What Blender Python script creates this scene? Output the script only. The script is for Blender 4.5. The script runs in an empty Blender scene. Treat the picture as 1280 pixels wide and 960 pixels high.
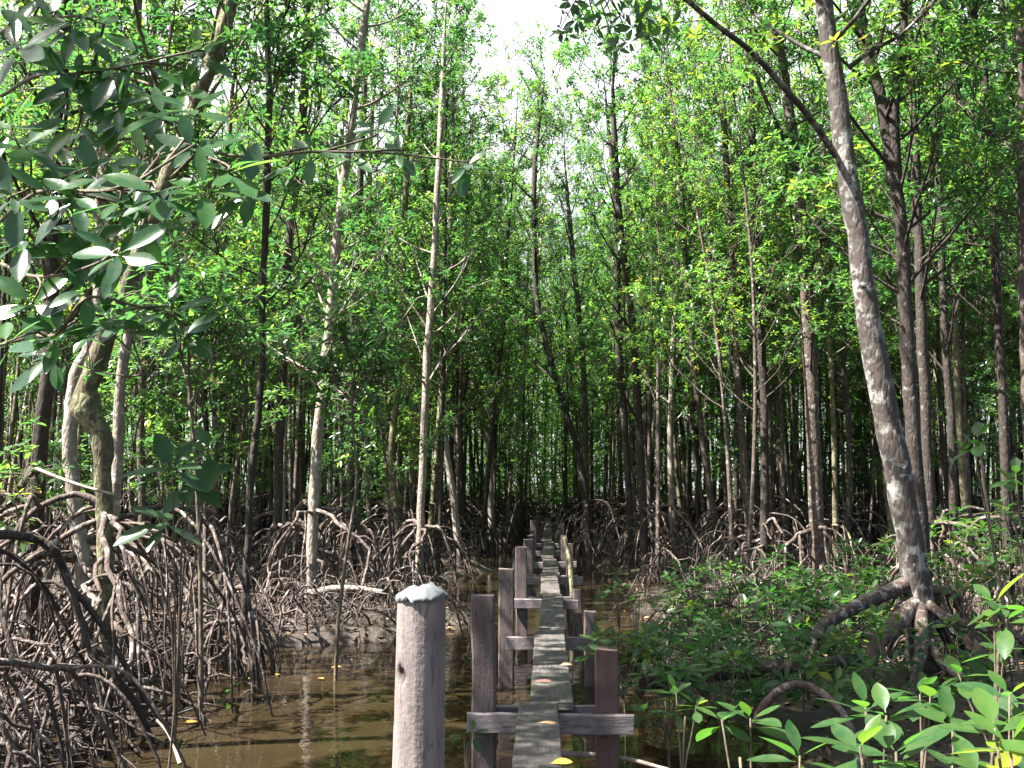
import bpy, math, random
import numpy as np
from mathutils import Vector, Matrix, Euler

random.seed(5)
rng = np.random.default_rng(11)
sc = bpy.context.scene
COL = sc.collection
PI = math.pi
R = math.radians

# ------------------------------------------------------------------ camera
FPX = 1244.0
CAMZ = 2.0
YAW, PITCH = R(2.03), R(5.97)
cam_d = bpy.data.cameras.new('camera')
cam = bpy.data.objects.new('camera', cam_d)
COL.objects.link(cam)
cam_d.sensor_width = 36.0
cam_d.lens = 36.0 * FPX / 1280.0
cam_d.clip_start = 0.05
cam_d.clip_end = 3000
cam.location = (0, 0, CAMZ)
cam.rotation_euler = (R(90) + PITCH, 0, YAW)
sc.camera = cam
CM = Euler((R(90) + PITCH, 0, YAW)).to_matrix()


def at(px, py, Y):
    """the point of the place seen at a pixel of the photo, at distance Y along the boardwalk"""
    d = CM @ Vector(((px - 640) / FPX, (480 - py) / FPX, -1))
    t = Y / d.y
    return np.array((d.x * t, d.y * t, CAMZ + d.z * t))


# ------------------------------------------------------------------ mesh helpers
class Acc:
    def __init__(s):
        s.V, s.F, s.M, s.A, s.n = [], [], [], [], 0

    def add(s, v, f, mi=0, rnd=0.0):
        v = np.asarray(v, np.float32).reshape(-1, 3)
        f = np.asarray(f, np.int32)
        s.V.append(v)
        s.F.append(f + s.n)
        s.M.append(np.full(len(f), mi, np.int32))
        a = np.empty(len(v), np.float32)
        a[:] = rnd
        s.A.append(a)
        s.n += len(v)

    def build(s, name, mats, parent=None, smooth=True, loc=None):
        me = bpy.data.meshes.new(name)
        if not isinstance(mats, (list, tuple)):
            mats = [mats]
        for m in mats:
            me.materials.append(m)
        V = np.concatenate(s.V)
        if loc is not None:
            V = V - np.asarray(loc, np.float32)
        me.vertices.add(len(V))
        me.vertices.foreach_set('co', V.ravel())
        tot = np.concatenate([np.full(len(f), f.shape[1], np.int32) for f in s.F])
        loops = np.concatenate([f.ravel() for f in s.F]).astype(np.int32)
        start = np.concatenate(([0], np.cumsum(tot)[:-1])).astype(np.int32)
        me.loops.add(len(loops))
        me.loops.foreach_set('vertex_index', loops)
        me.polygons.add(len(tot))
        me.polygons.foreach_set('loop_start', start)
        me.polygons.foreach_set('loop_total', tot)
        me.polygons.foreach_set('material_index', np.concatenate(s.M))
        if smooth:
            me.polygons.foreach_set('use_smooth', np.ones(len(tot), bool))
        at_ = me.attributes.new('rnd', 'FLOAT', 'POINT')
        at_.data.foreach_set('value', np.concatenate(s.A))
        me.update(calc_edges=True)
        me.validate()
        o = bpy.data.objects.new(name, me)
        COL.objects.link(o)
        if parent is not None:
            o.parent = parent
        elif loc is not None:
            o.location = loc
        return o


def unit(a):
    a = np.asarray(a, float)
    return a / (np.linalg.norm(a, axis=-1, keepdims=True) + 1e-9)


def spline(pts, n):
    """Catmull-Rom through the points (any number of columns), n samples"""
    P = np.asarray(pts, float)
    if len(P) == 2:
        t = np.linspace(0, 1, n)[:, None]
        return P[0] * (1 - t) + P[1] * t
    P = np.vstack([2 * P[0] - P[1], P, 2 * P[-1] - P[-2]])
    m = len(P) - 3
    u = np.linspace(0, m - 1e-6, n)
    i = u.astype(int)
    t = (u - i)[:, None]
    a, b, c, d = P[i], P[i + 1], P[i + 2], P[i + 3]
    return .5 * (2 * b + (c - a) * t + (2 * a - 5 * b + 4 * c - d) * t * t + (3 * b - a - 3 * c + d) * t ** 3)


def tube(acc, P, Rr, sides=8, mi=0, lump=0.0, rnd=None, cap=True):
    P = np.asarray(P, float)
    n = len(P)
    Rr = np.broadcast_to(np.asarray(Rr, float), (n,))
    T = unit(np.gradient(P, axis=0))
    ref = np.array((1., 0, 0)) if abs(T[0][0]) < .8 else np.array((0, 1., 0))
    N = np.empty_like(P)
    v = ref
    for i in range(n):
        v = v - T[i] * np.dot(v, T[i])
        v = v / (np.linalg.norm(v) + 1e-9)
        N[i] = v
    B = np.cross(T, N)
    a = np.linspace(0, 2 * PI, sides, endpoint=False)
    rr = Rr[:, None] * np.ones(sides)
    if lump:
        rr = rr * (1 + lump * rng.normal(size=(n, sides)))
    V = P[:, None] + rr[..., None] * (np.cos(a)[None, :, None] * N[:, None] + np.sin(a)[None, :, None] * B[:, None])
    idx = np.arange(n * sides).reshape(n, sides)
    nx = np.roll(idx, -1, axis=1)
    f = np.stack([idx[:-1], nx[:-1], nx[1:], idx[1:]], -1).reshape(-1, 4)
    r_ = rng.random() if rnd is None else rnd
    V = V.reshape(-1, 3)
    if cap:
        V = np.vstack([V, P[-1] + T[-1] * Rr[-1] * .5])
        e = n * sides
        l = idx[-1]
        tri = np.stack([l, np.roll(l, -1), np.full(sides, e)], -1)
        base = acc.n
        acc.add(V, f, mi, r_)
        acc.F.append(tri.astype(np.int32) + base)
        acc.M.append(np.full(sides, mi, np.int32))
    else:
        acc.add(V, f, mi, r_)



def sticks(acc, A, B, ra, rb, mi=0):
    """many straight three-sided twigs at once"""
    A, B = np.asarray(A, float), np.asarray(B, float)
    n = len(A)
    if n == 0:
        return
    T = unit(B - A)
    N = unit(np.cross(T, rng.normal(size=(n, 3))))
    Bn = np.cross(T, N)
    vs = []
    for P, r in ((A, ra), (B, rb)):
        for k in range(3):
            c, q = math.cos(k * 2 * PI / 3), math.sin(k * 2 * PI / 3)
            vs.append(P + r * (c * N + q * Bn))
    V = np.stack(vs, 1).reshape(-1, 3)
    o = np.arange(n)[:, None] * 6
    f = np.concatenate([o + np.array((k, (k + 1) % 3, 3 + (k + 1) % 3, 3 + k)) for k in range(3)])
    acc.add(V, f, mi, np.repeat(rng.random(n), 6))


def leaves(acc, B, D, N, L, W, rnd, near=False, mi=0):
    # near: a curved blade; False: two folded halves; None: one kite
    n = len(B)
    if n == 0:
        return
    D = unit(D)
    N = unit(N - D * np.sum(N * D, 1, keepdims=True))
    S = np.cross(D, N)
    L = L[:, None]
    W = W[:, None]
    rnd = np.asarray(rnd)
    if near is None:
        V = np.stack([B, B + D * L * .45 + S * W * .5, B + D * L, B + D * L * .45 - S * W * .5], 1)
        acc.add(V.reshape(-1, 3), np.arange(n)[:, None] * 4 + np.array((0, 3, 2, 1)), mi, np.repeat(rnd, 4))
    elif not near:
        def pt(t, w, z):
            return B + D * L * t + S * W * w + N * L * z
        V = np.stack([pt(0, 0, 0), pt(.38, .5, .05), pt(.75, .36, .0), pt(1, 0, -.10), pt(.75, -.36, .0), pt(.38, -.5, .05)], 1)
        o = np.arange(n)[:, None] * 6
        f = np.concatenate([o + np.array((0, 3, 2, 1)), o + np.array((0, 5, 4, 3))])
        acc.add(V.reshape(-1, 3), f, mi, np.repeat(rnd, 6))
    else:
        ts = np.array((0, .06, .12, .18, .25, .32, .40, .48, .56, .64, .72, .80, .87, .94, 1.0))
        ws = np.interp(ts, (0, .10, .20, .36, .54, .72, .87, .96, 1.0), (.035, .04, .22, .42, .5, .44, .27, .12, .015))
        k = len(ts)
        dro = rng.uniform(-.02, .20, n)[:, None]
        cup = rng.uniform(.02, .14, n)[:, None]
        crl = rng.normal(0, .05, n)[:, None]
        vs = []
        for j in range(k):
            c = B + D * L * ts[j] - N * L * dro * ts[j] ** 2 + S * L * crl * ts[j] ** 2
            for q in (1, .5, 0, -.5, -1):
                vs.append(c + S * W * ws[j] * q + N * W * ws[j] * cup * 1.6 * q * q)
        V = np.stack(vs, 1)
        o = np.arange(n)[:, None] * (5 * k)
        fs = []
        for j in range(k - 1):
            for q in range(4):
                a = 5 * j + q
                fs.append(o + np.array((a, a + 1, a + 6, a + 5)))
        acc.add(V.reshape(-1, 3), np.concatenate(fs), mi, np.repeat(rnd, 5 * k))


def rosettes(acc, C, A, k=8, L=.13, W=.056, near=False, lo=35, hi=105, mi=0, base=None, jit=.12):
    C = np.asarray(C, float).reshape(-1, 3)
    n = len(C)
    if n == 0:
        return
    A = unit(np.broadcast_to(np.asarray(A, float), (n, 3)))
    U = unit(np.cross(A, rng.normal(size=(n, 3))))
    Vv = np.cross(A, U)
    j = np.tile(np.arange(k), n)
    i = np.repeat(np.arange(n), k)
    az = j * 2.39996 + rng.normal(0, .25, n * k)
    th = np.radians(lo + (hi - lo) * (j / (k - 1.0)) + rng.normal(0, 7, n * k))
    D = np.cos(th)[:, None] * A[i] + np.sin(th)[:, None] * (np.cos(az)[:, None] * U[i] + np.sin(az)[:, None] * Vv[i])
    D[:, 2] -= .18
    N = A[i] + rng.normal(0, .22, (n * k, 3)) + np.array((0, 0, .5))
    Ls = L * rng.uniform(.72, 1.2, n * k) * np.where(j < 2, .75, 1.0)
    Ws = W / L * Ls * rng.uniform(.85, 1.15, n * k)
    b = rng.random(n) if base is None else np.broadcast_to(base, (n,))
    rn = np.clip(b[i] * .6 + rng.random(n * k) * .4 - j * .01, 0, 1)
    off = D * 0.012 - A[i] * (j * .004)[:, None]
    drop = rng.random(n * k) > jit
    Bp = C[i] + off
    leaves(acc, Bp[drop], D[drop], N[drop], Ls[drop], Ws[drop], rn[drop], near, mi)


# ------------------------------------------------------------------ materials
def mat(name):
    m = bpy.data.materials.new(name)
    m.use_nodes = True
    nt = m.node_tree
    nt.nodes.clear()
    return m, nt


class NT:
    def __init__(s, nt):
        s.nt = nt

    def __call__(s, typ, **kw):
        n = s.nt.nodes.new(typ)
        ins = kw.pop('i', {})
        for k, v in kw.items():
            setattr(n, k, v)
        for k, v in ins.items():
            if hasattr(v, 'node'):
                s.nt.links.new(v, n.inputs[k])
            else:
                n.inputs[k].default_value = v
        return n

    def out(s, sh):
        o = s.nt.nodes.new('ShaderNodeOutputMaterial')
        s.nt.links.new(sh, o.inputs['Surface'])

    def ramp(s, fac, stops, interp='LINEAR'):
        n = s.nt.nodes.new('ShaderNodeValToRGB')
        n.color_ramp.interpolation = interp
        el = n.color_ramp.elements
        while len(el) < len(stops):
            el.new(.5)
        for e, (p, c) in zip(el, stops):
            e.position = p
            e.color = (c, c, c, 1) if not isinstance(c, tuple) else (*c, 1)
        s.nt.links.new(fac, n.inputs[0])
        return n.outputs[0]

    def mix(s, fac, a, b, blend='MIX'):
        n = s.nt.nodes.new('ShaderNodeMix')
        n.data_type = 'RGBA'
        n.blend_type = blend
        for sock, v in ((n.inputs[0], fac), (n.inputs[6], a), (n.inputs[7], b)):
            if hasattr(v, 'node'):
                s.nt.links.new(v, sock)
            elif isinstance(v, tuple):
                sock.default_value = (*v, 1)
            else:
                sock.default_value = v
        return n.outputs[2]


def leaf_mat(name, stops, trans, rough=.34, tfac=.37, spec=.75):
    m, nt = mat(name)
    g = NT(nt)
    a = g('ShaderNodeAttribute', attribute_name='rnd')
    oi = g('ShaderNodeObjectInfo')
    add = g('ShaderNodeMath', operation='MULTIPLY_ADD', i={0: oi.outputs['Random'], 1: .42, 2: a.outputs['Fac']})
    sub = g('ShaderNodeMath', operation='SUBTRACT', i={0: add.outputs[0], 1: .25})
    col = g.ramp(sub.outputs[0], stops)
    tcol = g.ramp(sub.outputs[0], trans)
    tc = g('ShaderNodeTexCoord')
    nz = g('ShaderNodeTexNoise', i={'Vector': tc.outputs['Object'], 'Scale': 35.0, 'Detail': 2.0})
    col = g.mix(g.ramp(nz.outputs[0], [(.35, 0.0), (.75, .35)]), col, (.10, .11, .035))
    bmp = g('ShaderNodeBump', i={'Height': nz.outputs[0], 'Strength': .12, 'Distance': .01})
    p = g('ShaderNodeBsdfPrincipled', i={'Base Color': col, 'Roughness': rough, 'Specular IOR Level': spec, 'Normal': bmp.outputs[0]})
    t = g('ShaderNodeBsdfTranslucent', i={'Color': tcol})
    mx = g('ShaderNodeMixShader', i={0: tfac, 1: p.outputs[0], 2: t.outputs[0]})
    g.out(mx.outputs[0])
    return m


GREEN = [(0, (.011, .040, .026)), (.35, (.018, .060, .024)), (.7, (.036, .092, .022)), (.94, (.060, .122, .022)), (.985, (.22, .17, .02)), (1, (.30, .16, .02))]
TRANS = [(0, (.05, .20, .055)), (.35, (.10, .30, .05)), (.75, (.26, .52, .055)), (.92, (.40, .62, .05)), (1, (.6, .58, .05))]
M_LEAF = leaf_mat('mangrove_leaf', GREEN, TRANS)
M_LEAFN = leaf_mat('broad_leaf', [(0, (.012, .050, .026)), (.5, (.020, .074, .024)), (.9, (.044, .115, .024)), (1, (.16, .17, .02))],
                   [(0, (.08, .26, .07)), (.6, (.15, .42, .06)), (1, (.5, .55, .05))], rough=.25, spec=.5, tfac=.34)


M_LEAFG = leaf_mat('seedling_leaf', [(0, (.010, .040, .020)), (.5, (.016, .058, .016)), (.9, (.040, .098, .018)), (1, (.16, .17, .02))],
                   [(0, (.06, .22, .04)), (.6, (.13, .36, .035)), (1, (.5, .55, .05))], rough=.36, spec=.32, tfac=.34)


def bark_mat(name, dark, lite, lich, lich_amt=.62, scale=1.0, tide=True, rough=.8):
    m, nt = mat(name)
    g = NT(nt)
    tc = g('ShaderNodeTexCoord')
    geo = g('ShaderNodeNewGeometry')
    pos = geo.outputs['Position']
    mp = g('ShaderNodeMapping', i={'Vector': pos, 'Scale': (1, 1, .35)})
    n1 = g('ShaderNodeTexNoise', i={'Vector': mp.outputs[0], 'Scale': 26.0 * scale, 'Detail': 6.0, 'Roughness': .65})
    n2 = g('ShaderNodeTexNoise', i={'Vector': pos, 'Scale': 5.0 * scale, 'Detail': 4.0, 'Roughness': .6})
    n3 = g('ShaderNodeTexNoise', i={'Vector': pos, 'Scale': 13.0 * scale, 'Detail': 3.0, 'Roughness': .55})
    oi = g('ShaderNodeObjectInfo')
    at_ = g('ShaderNodeAttribute', attribute_name='rnd')
    base = g.mix(g.ramp(n1.outputs[0], [(.32, 0.0), (.68, 1.0)]), dark, lite)
    base = g.mix(g.ramp(at_.outputs['Fac'], [(0, 0.0), (1, .7)]), base, dark)
    base = g.mix(g.ramp(oi.outputs['Random'], [(0, 0.0), (1, .35)]), base, lite)
    lm = g('ShaderNodeMath', operation='MULTIPLY', i={0: g.ramp(n2.outputs[0], [(.42, .0), (.6, 1.0)]), 1: g.ramp(n3.outputs[0], [(lich_amt - .06, .0), (lich_amt, 1.0)])})
    base = g.mix(lm.outputs[0], base, lich)
    if tide:
        sx = g('ShaderNodeSeparateXYZ', i={0: pos})
        td = g('ShaderNodeMath', operation='MULTIPLY_ADD', i={0: n2.outputs[0], 1: -.5, 2: sx.outputs[2]})
        base = g.mix(g.ramp(td.outputs[0], [(.0, .7), (.3, .0)]), base, (.045, .034, .030))
    vor = g('ShaderNodeTexVoronoi', feature='DISTANCE_TO_EDGE', i={'Vector': mp.outputs[0], 'Scale': 22.0 * scale})
    hsum = g('ShaderNodeMath', operation='MULTIPLY_ADD', i={0: g.ramp(vor.outputs[0], [(0, 0.0), (.25, 1.0)]), 1: .35, 2: n1.outputs[0]})
    bmp = g('ShaderNodeBump', i={'Height': hsum.outputs[0], 'Strength': .7, 'Distance': .02})
    p = g('ShaderNodeBsdfPrincipled', i={'Base Color': base, 'Roughness': rough, 'Specular IOR Level': .3, 'Normal': bmp.outputs[0]})
    g.out(p.outputs[0])
    return m


M_BARK = bark_mat('grey_brown_bark', (.040, .029, .025), (.115, .088, .072), (.27, .26, .235))
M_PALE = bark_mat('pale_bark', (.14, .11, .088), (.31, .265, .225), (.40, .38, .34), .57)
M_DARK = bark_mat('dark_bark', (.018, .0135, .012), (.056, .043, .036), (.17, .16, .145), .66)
M_LICH = bark_mat('lichen_bark', (.036, .029, .027), (.072, .058, .051), (.23, .225, .21), .548, .75)
M_MOSS = bark_mat('mossy_bark', (.042, .033, .022), (.13, .11, .068), (.20, .20, .11), .5)
M_ROOT = bark_mat('root_bark', (.028, .020, .018), (.138, .099, .080), (.27, .24, .22), .57)
M_TWIG = bark_mat('twig_bark', (.06, .048, .036), (.17, .14, .10), (.2, .18, .15), .7, tide=False)


def wood_mat(name, dark, lite, stain, sstr=.6):
    m, nt = mat(name)
    g = NT(nt)
    tc = g('ShaderNodeTexCoord')
    mp = g('ShaderNodeMapping', i={'Vector': tc.outputs['Object'], 'Scale': (1, 1, 1)})
    at_ = g('ShaderNodeAttribute', attribute_name='grain')
    n1 = g('ShaderNodeTexNoise', i={'Vector': at_.outputs['Vector'], 'Scale': 5.0, 'Detail': 6.0, 'Roughness': .7})
    n2 = g('ShaderNodeTexNoise', i={'Vector': mp.outputs[0], 'Scale': 4.2, 'Detail': 5.0, 'Roughness': .65})
    n3 = g('ShaderNodeTexNoise', i={'Vector': mp.outputs[0], 'Scale': 60.0, 'Detail': 3.0})
    base = g.mix(g.ramp(n1.outputs[0], [(.3, 0.0), (.7, 1.0)]), dark, lite)
    base = g.mix(g.ramp(n2.outputs[0], [(.46, 0.0), (.66, sstr)]), base, stain)
    n4 = g('ShaderNodeTexNoise', i={'Vector': at_.outputs['Vector'], 'Scale': 9.0, 'Detail': 2.0})
    base = g.mix(g.ramp(n4.outputs[0], [(.475, 0.0), (.495, .75), (.505, .75), (.525, 0.0)]), base, stain)
    chip = g('ShaderNodeAttribute', attribute_name='chip')
    base = g.mix(chip.outputs['Fac'], base, (.05, .036, .034))
    h = g('ShaderNodeMath', operation='MULTIPLY_ADD', i={0: n3.outputs[0], 1: .4, 2: n1.outputs[0]})
    bmp = g('ShaderNodeBump', i={'Height': h.outputs[0], 'Strength': .55, 'Distance': .012})
    p = g('ShaderNodeBsdfPrincipled', i={'Base Color': base, 'Roughness': .72, 'Specular IOR Level': .35, 'Normal': bmp.outputs[0]})
    g.out(p.outputs[0])
    return m


M_PLANK = wood_mat('weathered_plank', (.045, .040, .037), (.105, .094, .086), (.022, .020, .018), .85)
M_POST = wood_mat('weathered_post', (.065, .047, .046), (.145, .112, .108), (.04, .03, .027))
M_REDPOST = wood_mat('reddish_post', (.07, .040, .036), (.13, .075, .064), (.045, .032, .03))
M_BEAM = wood_mat('weathered_beam', (.11, .092, .095), (.22, .19, .19), (.06, .048, .048))
M_ROUND = wood_mat('pale_round_post', (.13, .108, .104), (.235, .20, .19), (.085, .068, .066), .6)


def simple_mat(name, col, rough=.6, noise=.3, scale=20., col2=None, metal=0.0):
    m, nt = mat(name)
    g = NT(nt)
    tc = g('ShaderNodeTexCoord')
    n = g('ShaderNodeTexNoise', i={'Vector': tc.outputs['Object'], 'Scale': scale, 'Detail': 4.0})
    c2 = col2 or tuple(c * (1 - noise) for c in col)
    b = g.mix(g.ramp(n.outputs[0], [(.35, 0.0), (.65, 1.0)]), col, c2)
    bm = g('ShaderNodeBump', i={'Height': n.outputs[0], 'Strength': .3, 'Distance': .01})
    p = g('ShaderNodeBsdfPrincipled', i={'Base Color': b, 'Roughness': rough, 'Metallic': metal, 'Normal': bm.outputs[0]})
    g.out(p.outputs[0])
    return m


M_CAP = simple_mat('blue_grey_sheet', (.105, .12, .125), .7, .55, 14.)
M_NAIL = simple_mat('rusty_nail', (.10, .05, .03), .7)
M_YEL = simple_mat('yellow_leaf', (.50, .30, .03), .5, .3, 30.)
M_TAN = simple_mat('tan_leaf', (.36, .22, .11), .6, .3, 30.)
M_RED = simple_mat('red_leaf', (.26, .075, .045), .6, .3, 30.)
M_ORG = simple_mat('orange_leaf', (.45, .17, .03), .5, .3, 30.)
M_SIL = simple_mat('dry_stick', (.30, .24, .20), .75, .5, 12.)


def litter_mat():
    m, nt = mat('litter_leaf')
    g = NT(nt)
    a = g('ShaderNodeAttribute', attribute_name='rnd')
    c = g.ramp(a.outputs['Fac'], [(0, (.022, .014, .011)), (.5, (.065, .040, .025)), (.85, (.14, .08, .04)), (.97, (.24, .12, .035)), (1, (.4, .2, .04))])
    p = g('ShaderNodeBsdfPrincipled', i={'Base Color': c, 'Roughness': .55})
    g.out(p.outputs[0])
    return m


M_LITTER = litter_mat()


def mud_mat():
    m, nt = mat('mud')
    g = NT(nt)
    geo = g('ShaderNodeNewGeometry')
    n1 = g('ShaderNodeTexNoise', i={'Vector': geo.outputs[0], 'Scale': 1.7, 'Detail': 8.0, 'Roughness': .65})
    n2 = g('ShaderNodeTexNoise', i={'Vector': geo.outputs[0], 'Scale': 14.0, 'Detail': 6.0, 'Roughness': .7})
    b = g.mix(g.ramp(n2.outputs[0], [(.3, 0.0), (.7, 1.0)]), (.016, .011, .009), (.046, .032, .023))
    b = g.mix(g.ramp(n1.outputs[0], [(.45, .0), (.7, .6)]), b, (.085, .056, .032))
    bm = g('ShaderNodeBump', i={'Height': n2.outputs[0], 'Strength': .9, 'Distance': .06})
    p = g('ShaderNodeBsdfPrincipled', i={'Base Color': b, 'Roughness': .55, 'Normal': bm.outputs[0]})
    g.out(p.outputs[0])
    return m


M_MUD = mud_mat()


def water_mat():
    m, nt = mat('brown_water')
    g = NT(nt)
    geo = g('ShaderNodeNewGeometry')
    n1 = g('ShaderNodeTexNoise', i={'Vector': geo.outputs[0], 'Scale': 4.5, 'Detail': 3.0, 'Roughness': .5})
    bm = g('ShaderNodeBump', i={'Height': n1.outputs[0], 'Strength': .10, 'Distance': .05})
    fr = g('ShaderNodeFresnel', i={'IOR': 1.34, 'Normal': bm.outputs[0]})
    n2 = g('ShaderNodeTexNoise', i={'Vector': geo.outputs[0], 'Scale': .8, 'Detail': 4.0})
    tr = g('ShaderNodeBsdfTransparent', i={'Color': (.42, .27, .13, 1)})
    df = g('ShaderNodeBsdfDiffuse', i={'Color': (.050, .036, .019, 1)})
    body = g('ShaderNodeMixShader', i={0: g.ramp(n2.outputs[0], [(.3, .30), (.7, .55)]), 1: tr.outputs[0], 2: df.outputs[0]})
    gl = g('ShaderNodeBsdfGlossy', i={'Color': (1, 1, 1, 1), 'Roughness': .03, 'Normal': bm.outputs[0]})
    mx = g('ShaderNodeMixShader', i={0: fr.outputs[0], 1: body.outputs[0], 2: gl.outputs[0]})
    g.out(mx.outputs[0])
    return m


M_WATER = water_mat()


# ------------------------------------------------------------------ tags
def tag(o, label=None, cat=None, group=None, kind=None):
    if label:
        o['label'] = label
    if cat:
        o['category'] = cat
    if group:
        o['group'] = group
    if kind:
        o['kind'] = kind
    return o


def empty(name, loc, label=None, cat=None, group=None):
    o = bpy.data.objects.new(name, None)
    o.empty_display_size = .2
    o.location = loc
    COL.objects.link(o)
    return tag(o, label, cat, group)


# ------------------------------------------------------------------ ground and water
def sm(a, b, x):
    t = np.clip((x - a) / (b - a), 0, 1)
    return t * t * (3 - 2 * t)


_ph = rng.uniform(0, 6.28, 24)
_fr = rng.uniform(.35, 3.2, 24)
_an = rng.uniform(0, 6.28, 24)

_ph2 = rng.uniform(0, 6.28, 14)
_fr2 = rng.uniform(4, 13, 14)
_an2 = rng.uniform(0, 6.28, 14)


def bumps(x, y):
    z = 0
    for p, f, a in zip(_ph, _fr, _an):
        z = z + np.sin((x * np.cos(a) + y * np.sin(a)) * f + p) / (1 + f)
    fine = 0
    for p, f, a in zip(_ph2, _fr2, _an2):
        fine = fine + np.sin((x * np.cos(a) + y * np.sin(a)) * f + p + 1.5 * np.sin(x * .9 + p))
    return z * .055 + fine * .0085


def ground_z(x, y):
    x, y = np.asarray(x, float), np.asarray(y, float)
    wob = .35 * np.sin(y * .55) + .2 * np.sin(y * 1.3 + 1)
    lx = -1.85 + wob - 1.75 * (1 - sm(12.2, 14.0, y)) + .5 * sm(30, 45, y)      # left edge of the creek
    rx = 1.35 - .25 * np.sin(y * .6) + .7 * sm(9, 11, y) * (1 - sm(15, 17, y)) - .2 * sm(30, 45, y)
    d = np.minimum(x - lx, rx - x)                                               # > 0 inside the creek
    return .09 - .40 * sm(-.35, .7, d) + bumps(x, y) + .02 * sm(1, 4, -d)


def sheet(name, xs, ys, zf, m):
    X, Yg = np.meshgrid(xs, ys)
    V = np.stack([X, Yg, zf(X, Yg)], -1).reshape(-1, 3)
    nx, ny = len(xs), len(ys)
    idx = np.arange(nx * ny).reshape(ny, nx)
    f = np.stack([idx[:-1, :-1], idx[:-1, 1:], idx[1:, 1:], idx[1:, :-1]], -1).reshape(-1, 4)
    a = Acc()
    a.add(V, f)
    return tag(a.build(name, m), kind='structure')


def grade(lo, hi, mid, n, p=2.2):
    u = np.linspace(-1, 1, n)
    return mid + np.where(u < 0, (mid - lo), (hi - mid)) * np.sign(u) * np.abs(u) ** p


sheet('ground', grade(-900, 900, 0, 421, 4.4), np.concatenate([np.linspace(-30, 0, 30)[:-1], np.linspace(0, 40, 420)[:-1], 40 + 1400 * np.linspace(0, 1, 90) ** 3]), ground_z, M_MUD)
sheet('water', np.linspace(-60, 60, 3), np.linspace(-20, 110, 3), lambda x, y: x * 0, M_WATER)


# ------------------------------------------------------------------ boxes with a grain attribute for sawn timber
def timber(name, c, size, axis, m, parent, yawr=0.0, tilt=0.0, chop=.006, seg=10, loc=None):
    """a sawn board with rounded, slightly worn edges; axis = the long axis (0, 1, 2)"""
    L = size[axis]
    o1, o2 = [i for i in range(3) if i != axis]
    w, h = size[o1] / 2, size[o2] / 2
    b = min(.012, w * .25, h * .25)
    prof = [(-w + b, -h), (w - b, -h), (w, -h + b), (w, h - b), (w - b, h), (-w + b, h), (-w, h - b), (-w, -h + b)]
    n = len(prof)
    V = np.zeros((seg + 1, n, 3))
    ts = np.linspace(-L / 2, L / 2, seg + 1)
    for i, t in enumerate(ts):
        jx, jy = rng.normal(0, chop, 2)
        for k, (p, q) in enumerate(prof):
            V[i, k, axis] = t + (rng.normal(0, chop) if i in (0, seg) else 0)
            V[i, k, o1] = p + jx * .5 + rng.normal(0, chop * .4)
            V[i, k, o2] = q + jy * .3 + rng.normal(0, chop * .25)
    G = V.copy()
    idx = np.arange((seg + 1) * n).reshape(seg + 1, n)
    nx = np.roll(idx, -1, 1)
    f = np.stack([idx[:-1], nx[:-1], nx[1:], idx[1:]], -1).reshape(-1, 4)
    V = V.reshape(-1, 3)
    rot = Euler((tilt if axis != 0 else 0, tilt if axis == 0 else 0, yawr)).to_matrix()
    V = V @ np.array(rot).T
    me = bpy.data.meshes.new(name)
    faces = [tuple(q) for q in f] + [tuple(idx[0][::-1]), tuple(idx[-1])]
    me.from_pydata([tuple(v) for v in V], [], faces)
    me.materials.append(m)
    at_ = me.attributes.new('grain', 'FLOAT_VECTOR', 'POINT')
    G = G.reshape(-1, 3) * 3.0
    G[:, axis] *= .12
    G += rng.uniform(0, 50, 3)
    at_.data.foreach_set('vector', G.astype(np.float32).ravel())
    import bmesh
    bm = bmesh.new()
    bm.from_mesh(me)
    bmesh.ops.recalc_face_normals(bm, faces=bm.faces)
    bm.to_mesh(me)
    bm.free()
    o = bpy.data.objects.new(name, me)
    o.location = c
    COL.objects.link(o)
    o.parent = parent
    return o


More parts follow.
